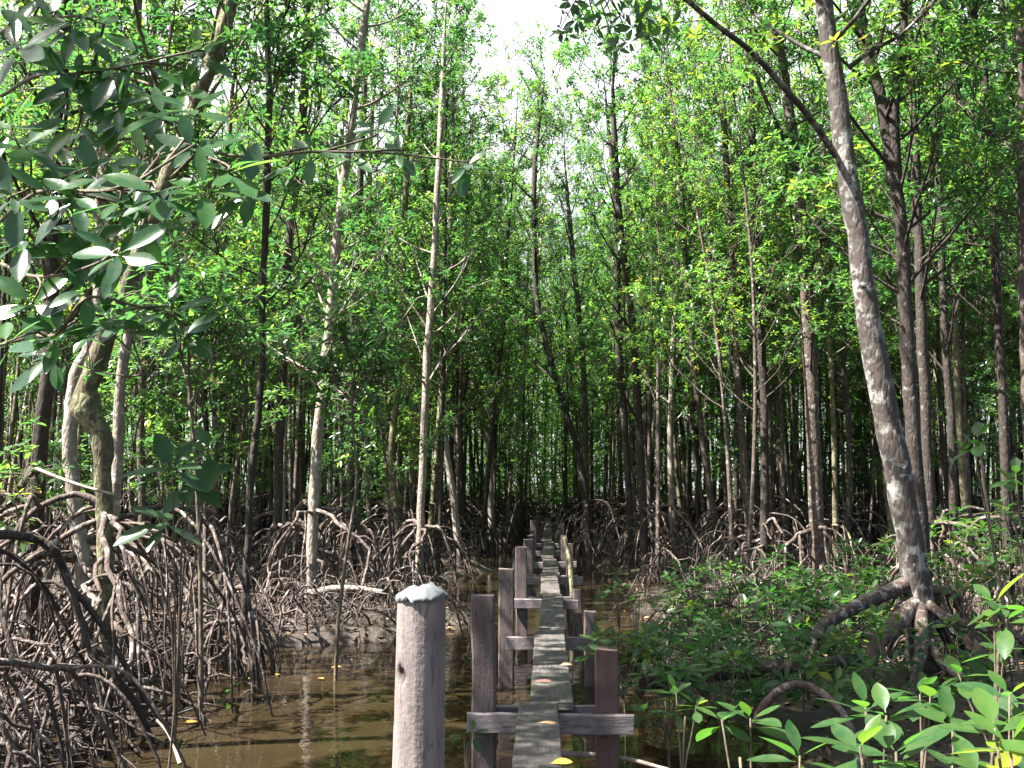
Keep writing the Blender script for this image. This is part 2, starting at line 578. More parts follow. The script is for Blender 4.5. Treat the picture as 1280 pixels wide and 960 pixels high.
# ------------------------------------------------------------------ boardwalk
bw = empty('boardwalk', (0, 0, 0), 'narrow weathered plank boardwalk on cross beams and square posts over the brown creek', 'boardwalk')
BY = [3.4 + 3.45 * i for i in range(15)]
TOP = .55
px_off = [-.02, -.06, .02, .05, .03, .05, .0, .03, -.02, .02, .0, .02, .0, 0, 0]
prev = -1.2
for i in range(len(BY)):
    y0, y1 = (prev, BY[i] + .12)
    cx = px_off[i]
    wd = .275 + (.02 if i % 3 == 2 else 0) - (.012 if i % 4 == 1 else 0)
    timber('plank', (cx, (y0 + y1) / 2, TOP - .025 + (.004 if i % 2 else 0)), (wd, y1 - y0 - .012, .048), 1, M_PLANK, bw,
           yawr=R(random.uniform(-.35, .35)), tilt=R(random.uniform(-.1, .1)), chop=.004, seg=24)
    prev = BY[i] + .13
for i, y in enumerate(BY):
    x0, x1 = (-.54, .57) if i == 1 else ((-.50 + random.uniform(-.06, .05)), (.46 + random.uniform(-.06, .14)))
    if i == 2:
        x0, x1 = -.42, .50
    z = TOP - .115
    timber('cross_beam', ((x0 + x1) / 2, y, z), (x1 - x0, .055, .128), 0, M_BEAM, bw, tilt=R(random.uniform(-1, 1)), chop=.004)
    if i in (1, 3, 4, 6):
        timber('cross_beam', ((x0 + x1) / 2 - .02, y + .225, z + .015), (x1 - x0 - .14, .05, .11), 0, M_BEAM, bw, tilt=R(random.uniform(-1, 1)), chop=.004)
    # posts behind the beam
    tops = {1: (1.27, .91), 2: (1.17, .74), 3: (1.19, .62), 4: (1.12, 1.05)}
    zl, zr = tops.get(i, (1.05 + random.uniform(-.08, .1), .95 + random.uniform(-.1, .2)))
    for side, zt in ((-1, zl), (1, zr)):
        if i == 0:
            continue
        x = {(1, -1): -.44, (1, 1): .40, (2, -1): -.43, (2, 1): .43, (3, -1): -.36, (3, 1): .40}.get((i, side), side * .36 + random.uniform(-.05, .05))
        if i >= 4:
            x = side * random.uniform(.30, .40)
        wpx = .158 if side < 0 else (.16 if i == 1 else .12)
        red = i == 1 and side > 0
        yy = y + .11 + (.01 if side > 0 else 0)
        tl = R(random.uniform(-1.2, 1.2))
        timber('support_post', (x, yy, (zt - .75) / 2), (wpx, .13, zt + .75), 2, M_REDPOST if red else M_POST, bw, tilt=tl, chop=.005, yawr=R(random.uniform(-3, 3)))
for i in range(1, 6):
    for sx in (-.07, .075):
        for dy in (-.015, .165):
            a = Acc()
            q = np.array((px_off[i] + sx + random.uniform(-.015, .015), BY[i] + dy, TOP - .003))
            tube(a, [q - np.array((0, 0, .01)), q + np.array((0, 0, .008))], .006, 8)
            a.build('nail', M_NAIL, bw)
# the leaning pale stake on the right side of the boardwalk
tmp = Acc()
p0, p1 = at(716, 742, 15.2), at(706, 672, 15.6)
p0[2] = -.5
tube(tmp, spline([p0, at(714, 722, 15.3), p1], 8), np.linspace(.040, .033, 8), 9, lump=.05)
tag(tmp.build('leaning_stake', M_MOSS, loc=p0), 'thin round yellowish stake leaning beside the right edge of the boardwalk', 'stake')

# ------------------------------------------------------------------ round post with its crumpled cap, front left
rp = empty('round_post', (-.50, 3.95, -.6), 'thick pale round wooden post standing in water with a crumpled blue grey cap', 'post')
nseg, sd = 150, 110
zb, zt = -.6, 1.585
V = np.zeros((nseg + 1, sd, 3))
CH = np.zeros((nseg + 1, sd))
for i in range(nseg + 1):
    t = i / nseg
    z = zb + (zt - zb) * t
    rad = .114 - .020 * t
    cx = -.512 + .018 * (z / zt)
    for k in range(sd):
        a = 2 * PI * k / sd
        r_ = rad * (1 + .014 * math.sin(a * 3 + z * 2) + .008 * math.sin(a * 7 + z * 5) + .004 * math.sin(a * 17 + z * 3))
        da = ((a - R(226) + PI) % (2 * PI)) - PI          # a chipped hollow low on the left front
        q = abs(da + (z - 1.30) * 2.0) / .34 + abs(z - 1.29) / .048 + .12 * math.sin(a * 40 + z * 90)
        if q < 1:
            r_ -= .020 * min(1, (1 - q) * 2.0)
            CH[i, k] = min(1, (1 - q) * 4)
        V[i, k] = (cx + r_ * math.cos(a) + .50, r_ * math.sin(a), z + .6)
idx = np.arange((nseg + 1) * sd).reshape(nseg + 1, sd)
nx = np.roll(idx, -1, 1)
f = np.stack([idx[:-1], nx[:-1], nx[1:], idx[1:]], -1).reshape(-1, 4)
me = bpy.data.meshes.new('shaft')
me.from_pydata([tuple(v) for v in V.reshape(-1, 3)], [], [tuple(q) for q in f] + [tuple(idx[-1])])
me.materials.append(M_ROUND)
for p in me.polygons:
    p.use_smooth = True
ga = me.attributes.new('grain', 'FLOAT_VECTOR', 'POINT')
G = V.reshape(-1, 3) * 3.0
G[:, 2] *= .10
ga.data.foreach_set('vector', G.astype(np.float32).ravel())
ca = me.attributes.new('chip', 'FLOAT', 'POINT')
ca.data.foreach_set('value', CH.astype(np.float32).ravel())
sh = bpy.data.objects.new('shaft', me)
COL.objects.link(sh)
sh.parent = rp
cp = Acc()
rings, sd = 7, 40
V = np.zeros((rings, sd, 3))
for i in range(rings):
    t = i / (rings - 1)
    for k in range(sd):
        a = 2 * PI * k / sd
        r_ = [.101, .105, .100, .074, .050, .028, .008][i]
        z = [1.566, 1.572, 1.584, 1.600, 1.614, 1.618, 1.610][i] + (.0 if i == 0 else rng.normal(0, .0045)) + .005 * math.sin(a * 3 + i * .8 + 1.5) + .006 * math.sin(a + 2)
        r_ *= 1 + rng.normal(0, .02) + .03 * math.sin(a * 5)
        V[i, k] = (-.494 + .50 + r_ * math.cos(a), r_ * math.sin(a), z + .6)
idx = np.arange(rings * sd).reshape(rings, sd)
nx = np.roll(idx, -1, 1)
cp.add(V, np.stack([idx[:-1], nx[:-1], nx[1:], idx[1:]], -1).reshape(-1, 4))
cp.F.append(np.array([[idx[-1][j], idx[-1][(j + 1) % sd], idx[-1][0]] for j in range(1, sd - 1)], np.int32))
cp.M.append(np.zeros(sd - 2, np.int32))
cp.build('sheet_cap', M_CAP, rp, smooth=False)


# ------------------------------------------------------------------ trees
def limb_path(p, d, L, up, n=6, wig=.06):
    d = unit(d)
    P = [np.array(p, float)]
    st = L / (n - 1)
    for i in range(n - 1):
        d = unit(d + np.array((0, 0, up)) + rng.normal(0, wig, 3))
        P.append(P[-1] + d * st)
    return np.array(P)


def crown(wood, leaf, tp, tr, nl=16, t0=.35, rad=1.5, nsub=5, ktw=3, L=.13, k=9, sides=5, tmi=1, el=(15, 60), bias=None, lw=.43, near=False):
    """limbs, branchlets and rosettes of leaves along a trunk polyline"""
    n = len(tp)
    C, A, SA, SB = [], [], [], []
    az0 = rng.uniform(0, 6.28)
    for i in range(nl):
        t = t0 + (1 - t0) * ((i + rng.uniform(0, .8)) / nl)
        fi = min(t * (n - 1), n - 1.001)
        a, b = int(fi), fi - int(fi)
        p = tp[a] * (1 - b) + tp[a + 1] * b
        r0 = (tr[a] * (1 - b) + tr[a + 1] * b)
        az = az0 + i * 2.4 + rng.normal(0, .4)
        e = R(rng.uniform(*el))
        ln = rad * rng.uniform(.6, 1.25) * (1.15 - .55 * ((t - t0) / (1 - t0)))
        d = np.array((math.cos(az) * math.cos(e), math.sin(az) * math.cos(e), math.sin(e)))
        if bias is not None:
            d = unit(d + np.asarray(bias) * .6)
        P = limb_path(p, d, ln, .10)
        tube(wood, P, np.linspace(max(.010, min(r0 * .36, .017 + .006 * ln)), .007, len(P)), sides)
        for q in range(nsub):
            u = rng.uniform(.35, 1.0) if q else 1.0
            fi2 = u * (len(P) - 1.001)
            a2, b2 = int(fi2), fi2 - int(fi2)
            pp = P[a2] * (1 - b2) + P[a2 + 1] * b2
            dd = unit(P[a2 + 1] - P[a2]) + rng.normal(0, .65, 3) + np.array((0, 0, .35))
            l2 = rng.uniform(.25, .75) * (.6 + .3 * rad)
            Q = limb_path(pp, dd, l2, .12, 4, .15)
            tube(wood, Q, np.linspace(.010, .005, 4), 3, cap=False)
            ax = unit(Q[-1] - Q[-2] + np.array((0, 0, .5)))
            C.append(Q[-1])
            A.append(ax)
            for w in range(ktw):
                s0 = Q[rng.integers(1, 4)]
                e0 = s0 + unit(rng.normal(0, 1, 3) + np.array((0, 0, .5)) + unit(Q[-1] - Q[0])) * rng.uniform(.14, .38)
                SA.append(s0)
                SB.append(e0)
                C.append(e0)
                A.append(unit(e0 - s0 + np.array((0, 0, .35))))
    if SA:
        sticks(leaf, np.array(SA), np.array(SB), .005, .003, tmi)
    rosettes(leaf, np.array(C), np.array(A), k, L, L * lw, near=near)


def prop_root(acc, p, az, h, reach, r, forks=1, sides=6, gz=None):
    """one stilt root arching from the trunk down into the mud"""
    n = 12
    t = np.linspace(0, 1, n)
    az = az + np.cumsum(rng.normal(0, .09, n))
    rad = reach * t ** rng.uniform(.65, 1.1)
    z = h * (1 - t ** rng.uniform(1.15, 3.6)) + rng.uniform(-.05, .16) * h * np.sin(PI * t)
    P = np.stack([p[0] + rad * np.cos(az), p[1] + rad * np.sin(az), z], -1)
    kn = spline(rng.normal(0, .06 * (reach + .2), (5, 3)), n)
    P += kn * t[:, None]
    P[1:] += rng.normal(0, .008, (n - 1, 3))
    P[-1, 2] = -.25
    tube(acc, P, np.linspace(r, r * rng.uniform(.45, .7), n), sides, lump=.06)
    for q in range(forks):
        i = rng.integers(3, 8)
        b = P[i]
        a2 = az[i] + rng.choice((-1, 1)) * rng.uniform(.3, 1.4)
        rc = reach * rng.uniform(.2, .9)
        u = np.linspace(0, 1, 8)
        zz = b[2] * (1 - u ** rng.uniform(1.1, 3.2)) + rng.uniform(-.05, .15) * b[2] * np.sin(PI * u)
        Q = np.stack([b[0] + rc * u * np.cos(a2), b[1] + rc * u * np.sin(a2), zz], -1)
        Q += spline(rng.normal(0, .05 * (rc + .2), (4, 3)), 8) * u[:, None]
        Q[-1, 2] = -.25
        k = rng.uniform(.35, .75)
        tube(acc, Q, np.linspace(r * k, r * k * .6, 8), max(4, sides - 1), lump=.06)


def trunk_line(H, lean, n=18, wig=.10):
    c = [(0, 0, -.3)]
    d = rng.normal(0, lean, 2)
    for z in np.linspace(0, H, 7)[1:]:
        d = d * .8 + rng.normal(0, lean, 2)
        c.append((c[-1][0] + d[0], c[-1][1] + d[1], z))
    return spline(c, n)


# ---- the prototypes of the stand
PROTO = []
for k in range(9):
    H = rng.uniform(12.5, 17.5)
    tp = trunk_line(H, .075)
    r0 = rng.uniform(.048, .085)
    tr = r0 * (1 - .80 * np.linspace(0, 1, len(tp)) ** 1.1)
    w, l = Acc(), Acc()
    tube(w, tp, tr, 8, rnd=.3)
    crown(w, l, tp, tr, nl=36, t0=(.3, .38, .48, .32, .42, .27, .38, .5, .33)[k], rad=rng.uniform(1.5, 2.1), nsub=5, ktw=4, L=.114, k=8)
    # stilt roots are one body with the trunk
    for q in range(rng.integers(7, 10)):
        h = rng.uniform(.3, 1.5)
        prop_root(w, (0, 0, 0), rng.uniform(0, 6.28), h, h * rng.uniform(.6, 1.0), rng.uniform(.02, .038), rng.integers(1, 3), 5)
    PROTO.append((w, l))

BARKS = [M_BARK, M_DARK, M_BARK, M_DARK, M_MOSS, M_BARK, M_DARK, M_PALE, M_BARK]
proto_mesh = []
for k, (w, l) in enumerate(PROTO):
    tw = w.build('trunk', BARKS[k])
    cr = l.build('crown', [M_LEAF, M_TWIG])
    proto_mesh.append((tw, cr))


# ---- trees singled out by the photograph: pixel path of the trunk, distance, width in pixels
HERO_XY = []


def hero(path, Y, w0, w1, m, label, H=13.0, roots=10, rh=(.5, 1.6), rad=1.7, nl=30, z0=3.0, name='mangrove_tree', dy=0.0, sides=12, limbs=(), knob=None, L=.12,
         crown_on=True, rr=(.022, .042), forks=2, lump=.035, base_z=None, group='trees singled out along the boardwalk', nsub=5):
    pts = [at(px, py, Y + dy * i) for i, (px, py) in enumerate(path)]
    b = pts[0].copy()
    base = np.array((b[0], Y, 0.0))
    if b[2] > 0:
        pts = [np.array((b[0] + .02, Y, -.25))] + pts
    else:
        pts[0][2] = min(pts[0][2], -.25)
    d = unit(pts[-1] - pts[-2])
    d = unit(d * .6 + np.array((0, 0, .7)))
    while pts[-1][2] < H - .6:
        st = min(2.2, H - pts[-1][2])
        d = unit(d + rng.normal(0, .06, 3) + np.array((0, 0, .12)))
        pts.append(pts[-1] + d * st)
    n = max(30, int(H * 3.2))
    tp = spline(pts, n)
    tp[1:-1] += rng.normal(0, .006, (n - 2, 3))
    r0, r1 = w0 * Y / FPX / 2, w1 * Y / FPX / 2
    zz = tp[:, 2]
    ztop_in = min(2 + 600 * Y / FPX, H)
    u = np.clip(zz / ztop_in, 0, 1)
    tr = r0 + (r1 - r0) * u
    tr = tr * np.where(zz > ztop_in, np.clip(1 - .8 * (zz - ztop_in) / max(.5, H - ztop_in), .2, 1), 1)
    tr = tr * np.clip((zz.max() + .1 - zz) / 3.0, .12, 1)
    tr = tr * (1 + .35 * np.exp(-np.clip(zz, 0, 9) / .18)) * (1 + rng.normal(0, .02, n))
    if knob:
        for zk, amp, wd in knob:
            tr = tr * (1 + amp * np.exp(-((zz - zk) / wd) ** 2))
    w, l = Acc(), Acc()
    tube(w, tp, tr, sides, lump=lump, rnd=.25)
    if crown_on:
        i0 = np.searchsorted(zz, z0) / n
        crown(w, l, tp, tr, nl=nl, t0=min(.8, max(.2, i0)), rad=rad, nsub=nsub, ktw=3, L=L, k=8)
    for lp, lr in limbs:
        q = [at(*c) for c in lp]
        P = spline(q, 14)
        tube(w, P, np.linspace(lr, lr * .45, 14), 8, lump=.04, rnd=.25)
        C, A, SA, SB = [], [], [], []
        for j in range(26):
            s0 = P[rng.integers(5, 14)]
            e0 = s0 + unit(rng.normal(0, 1, 3) + np.array((0, 0, .4))) * rng.uniform(.2, .6)
            SA.append(s0); SB.append(e0); C.append(e0); A.append(unit(e0 - s0 + np.array((0, 0, .5))))
        sticks(l, np.array(SA), np.array(SB), .007, .004, 1)
        rosettes(l, np.array(C), np.array(A), 8, L, L * .43)
    t = empty(name, base, label, 'tree', group)
    w.build('trunk', m, t, loc=base)
    if l.n:
        l.build('crown', [M_LEAF, M_TWIG], t, loc=base)
    for q in range(roots):
        a = Acc()
        h = rng.uniform(*rh)
        i = int(np.argmin(np.abs(zz - h)))
        prop_root(a, tp[i], q * 2.4 + rng.normal(0, .4), h, h * rng.uniform(.55, 1.1), rng.uniform(*rr), rng.integers(1, forks + 1), 7)
        a.build('prop_root', M_ROOT, t, loc=base)
    HERO_XY.append((base[0], base[1]))
    return t, tp


# left of the boardwalk, near to far
hero([(-14, 900), (-18, 700), (-12, 480), (-6, 330), (-10, 200), (-22, 60), (-44, -80)], 5.6, 16, 13, M_BARK, 'grey trunk at the left edge whose leafy branches hang in front of the forest', roots=13, rh=(.4, 1.7), z0=5.6, nl=28, rr=(.010, .026), forks=4, rad=1.3)
hero([(142, 890), (133, 760), (132, 660), (128, 600), (128, 550), (108, 505), (118, 460), (150, 380), (190, 270), (237, 150), (290, 0)], 9.2, 20, 20, M_MOSS,
     'gnarled crooked trunk with a swollen knob, leaning towards the boardwalk over tangled roots', roots=18, rh=(.5, 1.9), knob=[(2.75, .75, .16), (2.4, .4, .15), (3.15, .45, .2)], z0=3.8, rr=(.014, .036), forks=4, lump=.07, nl=28)
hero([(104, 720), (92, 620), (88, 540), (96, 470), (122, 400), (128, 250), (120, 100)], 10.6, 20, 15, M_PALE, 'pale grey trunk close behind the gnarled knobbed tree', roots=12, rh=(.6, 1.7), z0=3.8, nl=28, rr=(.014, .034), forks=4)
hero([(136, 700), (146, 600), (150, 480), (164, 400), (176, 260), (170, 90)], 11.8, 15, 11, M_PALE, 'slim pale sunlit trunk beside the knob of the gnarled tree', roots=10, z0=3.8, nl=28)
hero([(40, 760), (46, 640), (50, 560), (60, 460), (66, 330), (72, 200), (80, 40)], 10.9, 20, 17, M_DARK, 'thick dark trunk between the leaf screen and the tangled roots', roots=13, rh=(.5, 2.1), z0=3.6, nl=28, rr=(.014, .036), forks=4, limbs=[(((50, 590, 10.9), (42, 585, 10.6), (25, 610, 10.3), (0, 640, 9.9)), .06)])
hero([(298, 870), (308, 720), (313, 610), (325, 480), (330, 320), (336, 150), (332, 0)], 10.8, 10, 8, M_DARK, 'thin dark upright stem standing at the edge of the brown water', roots=6, rh=(.3, .9), z0=3.8, nl=28)
hero([(178, 690), (176, 520), (181, 400), (185, 250), (192, 100)], 17, 10, 8, M_BARK, 'straight slim trunk behind the hanging five leaf spray', z0=3.2)
hero([(270, 690), (268, 500), (280, 300), (292, 100)], 21, 8, 6, M_BARK, 'thin slightly bowed trunk behind the narrow leaved shrub', z0=3.2)
hero([(346, 690), (352, 480), (362, 300), (380, 120), (386, 0)], 17.5, 12, 11, M_DARK, 'dark straight trunk just behind the white sunlit one', z0=3.5)
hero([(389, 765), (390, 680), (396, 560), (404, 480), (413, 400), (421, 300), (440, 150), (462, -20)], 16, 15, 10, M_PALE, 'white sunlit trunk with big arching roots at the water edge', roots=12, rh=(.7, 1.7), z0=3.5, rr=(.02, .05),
     limbs=[(((404, 480, 16), (425, 490, 15.2), (446, 505, 14.6)), .03), (((409, 440, 16), (430, 470, 15.6), (470, 500, 15.0)), .025)])
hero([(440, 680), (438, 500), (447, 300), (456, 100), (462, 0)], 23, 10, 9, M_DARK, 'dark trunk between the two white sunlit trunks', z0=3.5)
hero([(462, 670), (458, 450), (461, 250), (470, 60)], 28, 8, 6, M_BARK, 'thin brown trunk left of the yellowish bent stem', z0=3.5)
hero([(500, 710), (497, 660), (490, 590), (489, 560), (498, 480), (501, 420), (505, 300), (512, 120)], 21.5, 9, 7, M_MOSS, 'yellowish trunk bent low down beside the round white one', z0=3.5)
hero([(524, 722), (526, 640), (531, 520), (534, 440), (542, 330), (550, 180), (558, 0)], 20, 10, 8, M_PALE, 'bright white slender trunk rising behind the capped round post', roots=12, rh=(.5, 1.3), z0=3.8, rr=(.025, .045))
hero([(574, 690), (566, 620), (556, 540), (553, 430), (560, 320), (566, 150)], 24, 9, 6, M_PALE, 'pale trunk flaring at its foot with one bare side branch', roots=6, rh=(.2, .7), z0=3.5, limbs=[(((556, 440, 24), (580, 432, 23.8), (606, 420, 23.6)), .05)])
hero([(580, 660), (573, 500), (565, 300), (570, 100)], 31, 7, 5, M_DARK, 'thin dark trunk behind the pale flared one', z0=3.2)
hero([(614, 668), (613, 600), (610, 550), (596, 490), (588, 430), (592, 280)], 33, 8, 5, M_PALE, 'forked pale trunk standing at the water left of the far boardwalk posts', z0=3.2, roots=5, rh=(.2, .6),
     limbs=[(((611, 560, 33), (620, 500, 33), (628, 420, 33.2)), .10)])
# right of the boardwalk
hero([(1152, 790), (1140, 690), (1124, 600), (1104, 500), (1086, 400), (1072, 300), (1060, 220), (1046, 120), (1030, 0)], 10.4, 36, 22, M_LICH, 'big leaning trunk with white lichen patches and thick spreading roots', roots=7, rh=(.4, 1.0), H=15,
     z0=6.5, rad=2.3, rr=(.035, .06), sides=18, lump=.03, nl=28, limbs=[
    (((1045, 195, 10.4), (1018, 155, 10.1), (985, 115, 9.8), (940, 65, 9.5), (900, 35, 9.2), (858, 0, 9.0), (800, -45, 8.8), (735, -25, 8.7)), .038),
    (((1060, 85, 10.4), (1092, 62, 10.3), (1130, 40, 10.2), (1180, -10, 10.1)), .03)])
hero([(1158, 760), (1150, 640), (1140, 520), (1133, 400), (1128, 300), (1113, 200), (1098, 110), (1072, 0)], 12.2, 20, 14, M_DARK, 'dark forked trunk just behind the big leaning lichen tree', roots=8, rh=(.4, 1.2), z0=4.2,
     limbs=[(((1119, 230, 12.2), (1116, 140, 12.2), (1128, 60, 12.3), (1130, -60, 12.4)), .10)], nl=28)
hero([(1170, 740), (1160, 600), (1152, 400), (1146, 250), (1134, 0)], 14.6, 14, 11, M_DARK, 'dark straight trunk right of the forked one', z0=4.2, nl=28)
hero([(1024, 720), (1020, 640), (1012, 450), (1003, 290), (988, 150), (966, -10)], 18.5, 19, 13, M_BARK, 'stout trunk with a sunlit left side standing left of the leaning lichen tree', roots=12, rh=(.5, 1.4), z0=3.8, rr=(.03, .05),
     limbs=[(((1000, 250, 18.5), (985, 190, 18.3), (955, 120, 18), (930, 60, 17.8)), .06)])
hero([(956, 690), (955, 500), (946, 330), (940, 150)], 21, 11, 9, M_DARK, 'dark trunk, right one of a close pair behind the shrubs', z0=3.5)
hero([(938, 690), (926, 520), (915, 350), (905, 150)], 22.5, 10, 8, M_BARK, 'brown trunk, left one of a close pair behind the shrubs', z0=3.5)
hero([(900, 690), (880, 560), (862, 400), (850, 220)], 24, 8, 6, M_BARK, 'slim trunk leaning left among the right hand stand', z0=3.5)
hero([(806, 690), (800, 560), (790, 400), (775, 280), (766, 120)], 23, 10, 8, M_DARK, 'dark trunk, thicker of two side by side right of the boardwalk', z0=3.5)
hero([(790, 680), (780, 520), (772, 400), (770, 250)], 25, 9, 7, M_DARK, 'dark trunk, slimmer of two side by side right of the boardwalk', z0=3.5)
hero([(738, 670), (726, 580), (706, 510), (688, 450), (672, 380), (668, 300)], 27, 8, 6, M_DARK, 'thin dark trunk leaning left over the boardwalk', z0=3.5, H=14)
hero([(733, 660), (732, 560), (728, 440), (716, 320), (706, 200)], 30, 8, 6, M_BARK, 'slim upright trunk close to the right edge of the far boardwalk', z0=3.5)
hero([(842, 680), (838, 560), (842, 420), (850, 250)], 27, 8, 6, M_PALE, 'slender pale trunk between the dark pair and the shrubs', z0=3.5)
hero([(1060, 690), (1062, 560), (1052, 420), (1036, 330), (1030, 180)], 24, 8, 6, M_BARK, 'thin trunk seen left of the big leaning one', z0=3.5)
hero([(1192, 720), (1190, 560), (1180, 400), (1172, 220)], 17, 10, 8, M_DARK, 'dark slim trunk beyond the right hand leafy saplings', z0=3.8)
hero([(1262, 740), (1256, 560), (1246, 360), (1238, 160)], 14.5, 12, 9, M_DARK, 'dark trunk near the right edge rising above leafy saplings', z0=3.8)
hero([(1290, 760), (1284, 560), (1278, 360), (1276, 100)], 12.5, 11, 9, M_BARK, 'brown trunk at the very right edge of the stand', z0=3.8)
print('heroes', len(HERO_XY))

# thick custom roots of the big leaning tree
big = [o for o in bpy.data.objects if o.get('label', '').startswith('big leaning')][0]
for path, r0, r1 in [
    ([(1135, 730, 10.4), (1105, 742, 10.2), (1070, 758, 10.0), (1040, 775, 9.8), (1018, 800, 9.5), (1000, 850, 9.3)], .085, .04),
    ([(1140, 755, 10.35), (1115, 785, 10.0), (1092, 815, 9.8), (1075, 850, 9.6)], .11, .05),
    ([(1150, 760, 10.3), (1153, 800, 9.9), (1146, 840, 9.6), (1132, 880, 9.3)], .075, .045),
    ([(1160, 755, 10.3), (1185, 772, 10.0), (1225, 785, 9.8), (1285, 805, 9.6), (1330, 850, 9.4)], .05, .025),
    ([(1155, 790, 10.1), (1175, 825, 9.7), (1200, 845, 9.5), (1240, 850, 9.3), (1270, 870, 9.2)], .05, .03),
    ([(1170, 760, 10.4), (1205, 790, 10.4), (1235, 830, 10.2), (1245, 880, 10.0)], .05, .035),
]:
    q = [at(*c) for c in path]
    q[-1][2] = min(q[-1][2], -.1)
    a = Acc()
    tube(a, spline(q, 16), np.linspace(r0, r1, 16), 12, lump=.05)
    a.build('prop_root', M_ROOT, big, loc=np.array(big.location))

# leaves of its long limb hanging against the gap of sky
w, l = Acc(), Acc()
lim_ = spline([at(*c) for c in [(858, 0, 9.0), (800, -45, 8.8), (735, -25, 8.7)]], 20)
C, A = [], []
for (px, py) in [(706, 12), (722, 24), (708, 44), (700, 36), (738, 8), (752, 18), (764, 30), (756, 52), (770, 60), (778, 14), (792, 34), (786, 52), (804, 20), (812, 44), (826, 12), (715, 2), (770, 0), (840, 30)]:
    p = at(px, py, 8.7 + random.uniform(-.15, .25))
    j = int(np.argmin(np.sum((lim_ - p) ** 2, 1)))
    tube(w, spline([lim_[j], (lim_[j] + p) / 2 + rng.normal(0, .03, 3), p], 6), np.linspace(.008, .004, 6), 5)
    C.append(p)
    A.append(np.array((0, -.2, -.2)) + rng.normal(0, .4, 3))
tube(w, lim_, np.linspace(.03, .008, 20), 7)
rosettes(l, np.array(C), np.array(A), 7, .14, .058, near=True, lo=60, hi=110)
w.build('branch', M_TWIG, big, loc=np.array(big.location))
l.build('foliage', [M_LEAF, M_TWIG], big, loc=np.array(big.location))

# ------------------------------------------------------------------ the stand: copies of the prototypes
spots = []


def free(x, y, dmin):
    for (a, b) in HERO_XY:
        if (a - x) ** 2 + (b - y) ** 2 < 1.3 ** 2:
            return False
    for (a, b) in spots:
        if (a - x) ** 2 + (b - y) ** 2 < dmin ** 2:
            return False
    return True


spots += [(-2.4, 21.8), (-2.3, 25.3), (-2.0, 29.5), (-1.8, 33.4), (-1.6, 38), (2.7, 29), (2.1, 35.5), (1.7, 42), (-3.5, 23.6), (-3.3, 27.4), (-3.0, 31.6), (-1.2, 44.5), (-2.6, 36)]
random.seed(21)
tries = 0
while len(spots) < 285 and tries < 30000:
    tries += 1
    y = 16.5 + 33.5 * random.random() ** .8
    half = .56 * y + 2.0
    x = random.uniform(-half, half)
    lim = (2.6 if y < 30 else 1.9) if x < 0 else (2.3 if y < 30 else 1.7)
    if y > 40:
        lim = 1.25
    if y > 47:
        lim = .5
    if abs(x) < lim or not free(x, y, 1.25):
        continue
    gap = False                          # openings in the canopy through which the sun reaches the bank
    for gx, gy in [(-3.7, 16), (-2.5, 20), (-4.5, 13.5), (-2.9, 24), (-1.9, 33), (0, 13), (5.0, 18.5), (2.6, 23)]:
        dx, dy = x - gx, y - gy
        al = -dx * .956 - dy * .292
        pe = abs(dx * .292 - dy * .956)
        if 2.0 < al < 9.0 and pe < 1.35:
            gap = True
    if gap:
        continue
    spots.append((x, y))
# unseen trees to the sides and behind the camera, added to shade the creek
shade_tree_spots = [(-4.5, 7.4), (-6.7, 4.9), (-5.7, 6.3), (-5.4, -3.2), (-9, -6), (5.2, 4.6), (4.6, 1.8),  (6.5, 6), (8.5, 9.5), (5.5, 1), (10.5, 13), (7.5, 12.8), (3.6, -4)]
SIDE = ['left', 'right']
BLOOK = ['brown barked', 'dark barked', 'brown barked', 'dark barked', 'mossy barked', 'brown barked', 'dark barked', 'pale barked', 'brown barked']
random.seed(3)
used = set()
for j, (x, y) in enumerate(spots + shade_tree_spots):
    k = random.randrange(9)
    tw0, cr0 = proto_mesh[k]
    zone = 'nearer rows' if y < 26 else ('middle rows' if y < 37 else 'far rows')
    where = 'left' if x < 0 else 'right'
    lab = f'slender straight {BLOOK[k]} mangrove in the {zone} of the stand {where} of the boardwalk'
    if j >= len(spots):
        lab = f'slender {BLOOK[k]} mangrove added for shade beyond the edge of the view on the {where} bank'
    t = empty('mangrove_tree', (x, y, 0), lab, 'tree', f'{BLOOK[k]} mangroves in the {zone} {where} of the boardwalk')
    t.rotation_euler = (R(random.gauss(0, 2.2)), R(random.gauss(0, 2.2)), random.uniform(0, 6.28))
    if j < 13 and y > 25:                 # trees at the water lean over the creek towards the light
        t.rotation_euler = (R(random.gauss(0, 1.5)), R(2.0 if x < 0 else 1.5), 0)
    sc_ = random.uniform(.82, 1.08) * ((1.0 if x < 0 else .82) if j < 13 else 1.0) * (1.25 if j >= len(spots) else (.84 if y < 27 else 1.0))
    t.scale = (sc_ * random.uniform(.95, 1.15),) * 2 + (sc_,)
    for src in (tw0, cr0):
        c = src if k not in used else src.copy()
        if k in used:
            COL.objects.link(c)
        c.parent = t
    used.add(k)

